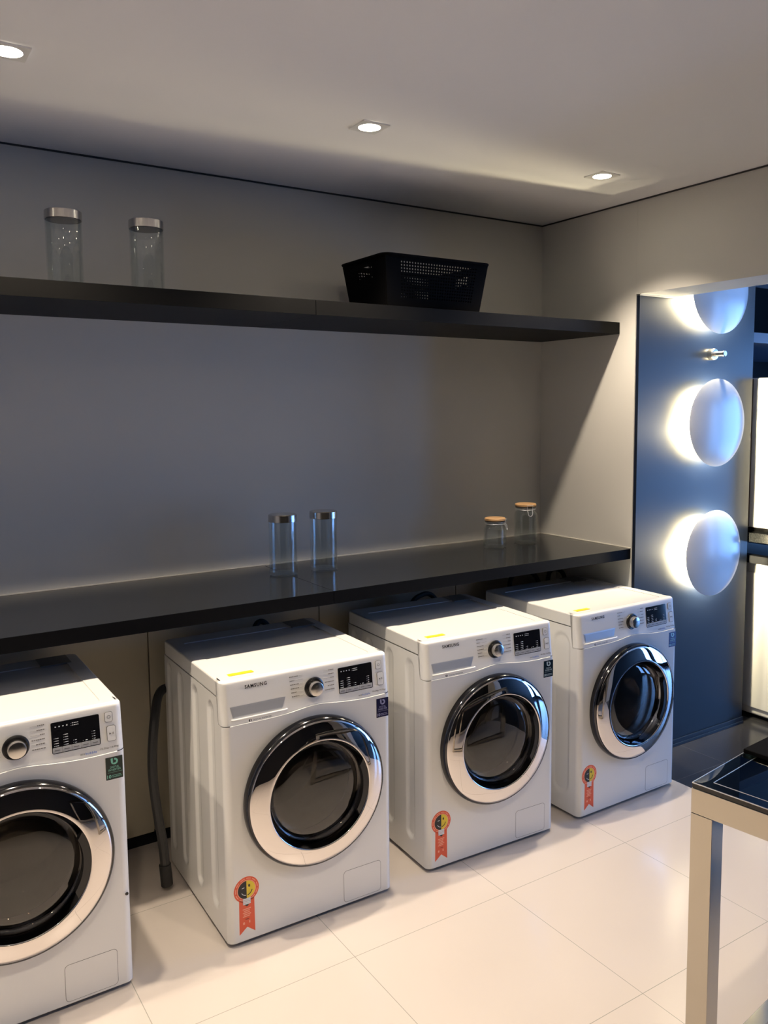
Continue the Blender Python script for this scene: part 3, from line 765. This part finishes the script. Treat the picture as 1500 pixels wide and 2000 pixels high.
R = [rimring(-.014, BH-.012), rimring(-.006, BH-.001), rimring(.0, BH), rimring(.0015, BH-.003), rimring(.0, BH-.008), rimring(-.006, BH-.010), rimring(-.011, BH-.016)]
for A, B in zip(R, R[1:]):
    for i in range(len(A)): bm.faces.new((A[i], A[(i+1) % len(A)], B[(i+1) % len(A)], B[i]))
obj('basket_rim', bm, BLKM, t)

# ------------------------------------------------------------------ round wall lamps and knob
GS = 'round dish lamps in a column on the dark panel'
def sconce(label):
    t = thing('wall_lamp', label, 'wall lamp', (0, 0, 0), 0, GS)
    Rr = .2125; d0 = .062
    obj('dish', LT([(0, d0+.030), (.05, d0+.0288), (.10, d0+.0250), (.15, d0+.0175), (.185, d0+.0095), (.202, d0+.0045), (Rr-.003, d0+.0015), (Rr, d0), (Rr-.003, d0-.0025), (.19, d0+.001), (.12, d0+.010), (.0, d0+.013)], n=96, axis='y'), FROST, t, ang=50)
    obj('mount', LT([(.045, 0), (.045, .010), (.008, .012), (.008, d0+.013)], n=32, axis='y'), WHITE2, t)
    l = bpy.data.lights.new('lamp_glow', 'POINT'); l.energy = 1; l.shadow_soft_size = .012; l.color = (1, .90, .66)
    return t
DXC = .505; YP = -DW-.0185
GLOW_W = 50.0; GLOW_P = 26.0
S0 = sconce('round white dish lamp at the bottom of the column of three')
S0.location = (DXC, YP, .962)
pos = [(.962), (1.602), (2.242)]
for z, lb in ((1.602, 'round white dish lamp in the middle of the column, just above eye level'), (2.242, 'round white dish lamp at the top, its upper half hidden by the header')):
    c = copy_tree(S0); c.location = (DXC, YP, z); c['label'] = lb
for z in pos:
    l = bpy.data.lights.new('lamp_glow', 'AREA'); l.shape = 'DISK'; l.size = .34; l.energy = GLOW_W; l.color = (1, .84, .50)
    o = bpy.data.objects.new('lamp_glow', l); COL.objects.link(o); o.location = (DXC, YP-.046, z); o.rotation_euler = (radians(90), 0, 0)
    l = bpy.data.lights.new('lamp_glow', 'POINT'); l.energy = GLOW_P; l.shadow_soft_size = .02; l.color = (1, .86, .56)
    o = bpy.data.objects.new('lamp_glow', l); COL.objects.link(o); o.location = (DXC, YP-.034, z-.035)
t = thing('robe_hook', 'small polished steel hook pin on the dark panel between two round lamps', 'hook', (.517, YP, 1.934))
obj('rosette', LT([(.026, 0), (.028, .004), (.028, .026), (.025, .030), (.012, .031), (0, .031)], n=36, axis='y'), BSTEEL, t)
obj('pin', LT([(.0125, .030), (.0125, .074), (.0145, .076), (.0145, .084), (.012, .086), (0, .086)], n=28, axis='y'), BSTEEL, t)

# ------------------------------------------------------------------ side room fittings
# low white appliance and tall white cabinet above the side counter
t = thing('side_appliance', 'low white appliance under the side counter, beyond the dark panel', 'appliance', (.975, -.48, 0))
obj('casing', BX(0, .58, -.30, .37, .02, .85, .012, 3), WOODFL, t)
obj('plinth', BX(.03, .56, -.28, .35, 0, .02), BLK, t, smooth=False)
obj('front_door', BX(-.012, -.001, -.285, .355, .06, .80, .006, 3), WOODFL, t)
t = thing('side_counter', 'dark counter at the right edge, running towards the camera', 'worktop', (0, 0, 0))
obj('slab', BX(.885, 1.62, -.82, -.15, .974, 1.022, .002), GRAN, t)
obj('support_rail', BX(.90, .955, -.82, -.15, .86, .90, .001), NIGHT, t, smooth=False)
t = thing('wall_cabinet', 'bright white cabinet standing on the side counter at the right edge', 'cabinet', (.935, -.53, 1.0222))
obj('casing', BX(.0, .5, -.25, .385, .022, .805, .01, 3), WOODFL, t)
obj('plinth', BX(.02, .48, -.23, .37, 0, .022), BLK, t, smooth=False)
obj('edge_strip', BX(-.006, -.0005, -.072, -.055, .026, .80), mat('brown edge', (.10, .075, .06), .4), t)
tag(obj('side_shelf', BX(.875, XR-.01, -.5285, .60, 2.019, 2.0726, .001), mat('blue lit shelf', (.10, .13, .19), .4)), 'shelf tinted for blue daylight in the dark recess above the bright white cabinet', 'shelf')  # blue daylight on the shelf is put into its colour

# ------------------------------------------------------------------ steel table
TZ = .79
t = thing('steel_table', 'polished steel table with dark glass top at the right edge', 'table', (-1.417, -2.051, 0), radians(8))
LX, LY, TK, LW = 1.10, 1.15, .060, .0535
FR = .115
FRM = mat('polished steel frame', (.52, .48, .41), .13, metal=1, rnoise=.02, nscale=6)
bm = bmesh.new()
box(bm, 0, LW, -LY, 0, TZ-TK, TZ, .0015); box(bm, LX-LW, LX, -LY, 0, TZ-TK, TZ, .0015)
box(bm, LW, LX-LW, -LW, 0, TZ-TK, TZ, .0015); box(bm, LW, LX-LW, -LY, -LY+LW, TZ-TK, TZ, .0015)
obj('frame', bm, FRM, t)
for x0, y0 in ((0, -LW), (LX-LW, -LW), (0, -LY), (LX-LW, -LY)):
    obj('leg', BX(x0, x0+LW, y0, y0+LW, 0, TZ-TK-.0003, .0015), FRM, t)
obj('stretcher', BX(LW, LX-LW, -LW+.006, -.006, .015, .050, .0015), FRM, t)
obj('stretcher', BX(LW, LX-LW, -LY+.006, -LY+LW-.006, .015, .050, .0015), FRM, t)
gb = obj('glass_top', BX(.001, LX-.001, -LY+.001, -.001, TZ+.0005, TZ+.0125, .001), TGLASS, t)
obj('under_panel', BX(LW+.001, LX-LW-.001, -LY+LW+.001, -LW-.001, TZ-.008, TZ-.002), mat('dark under glass', (.014, .018, .022), .3), t, smooth=False)
bm = bmesh.new()
for e in (.0015, .036):
    P_ = [(e, -e), (LX-e, -e), (LX-e, -LY+e), (e, -LY+e)]
    for i in range(4):
        (xa, ya), (xb, yb) = P_[i], P_[(i+1) % 4]; tube(bm, [(xa, ya, TZ+.0122), (xb, yb, TZ+.0122)], .0013, 6)
obj('edge_glints', bm, BSTEEL, t)  # bright rods stand in for glints along the glass edge and bevel
tag(obj('black_tray', BX(0, .42, -.26, 0, 0, .012, .003), BLKM), 'flat black tray lying over the far edge of the glass table', 'tray')
o = bpy.data.objects['black_tray']; o.location = (-1.172, -2.018, TZ+.0130); o.rotation_euler = (0, 0, radians(5))
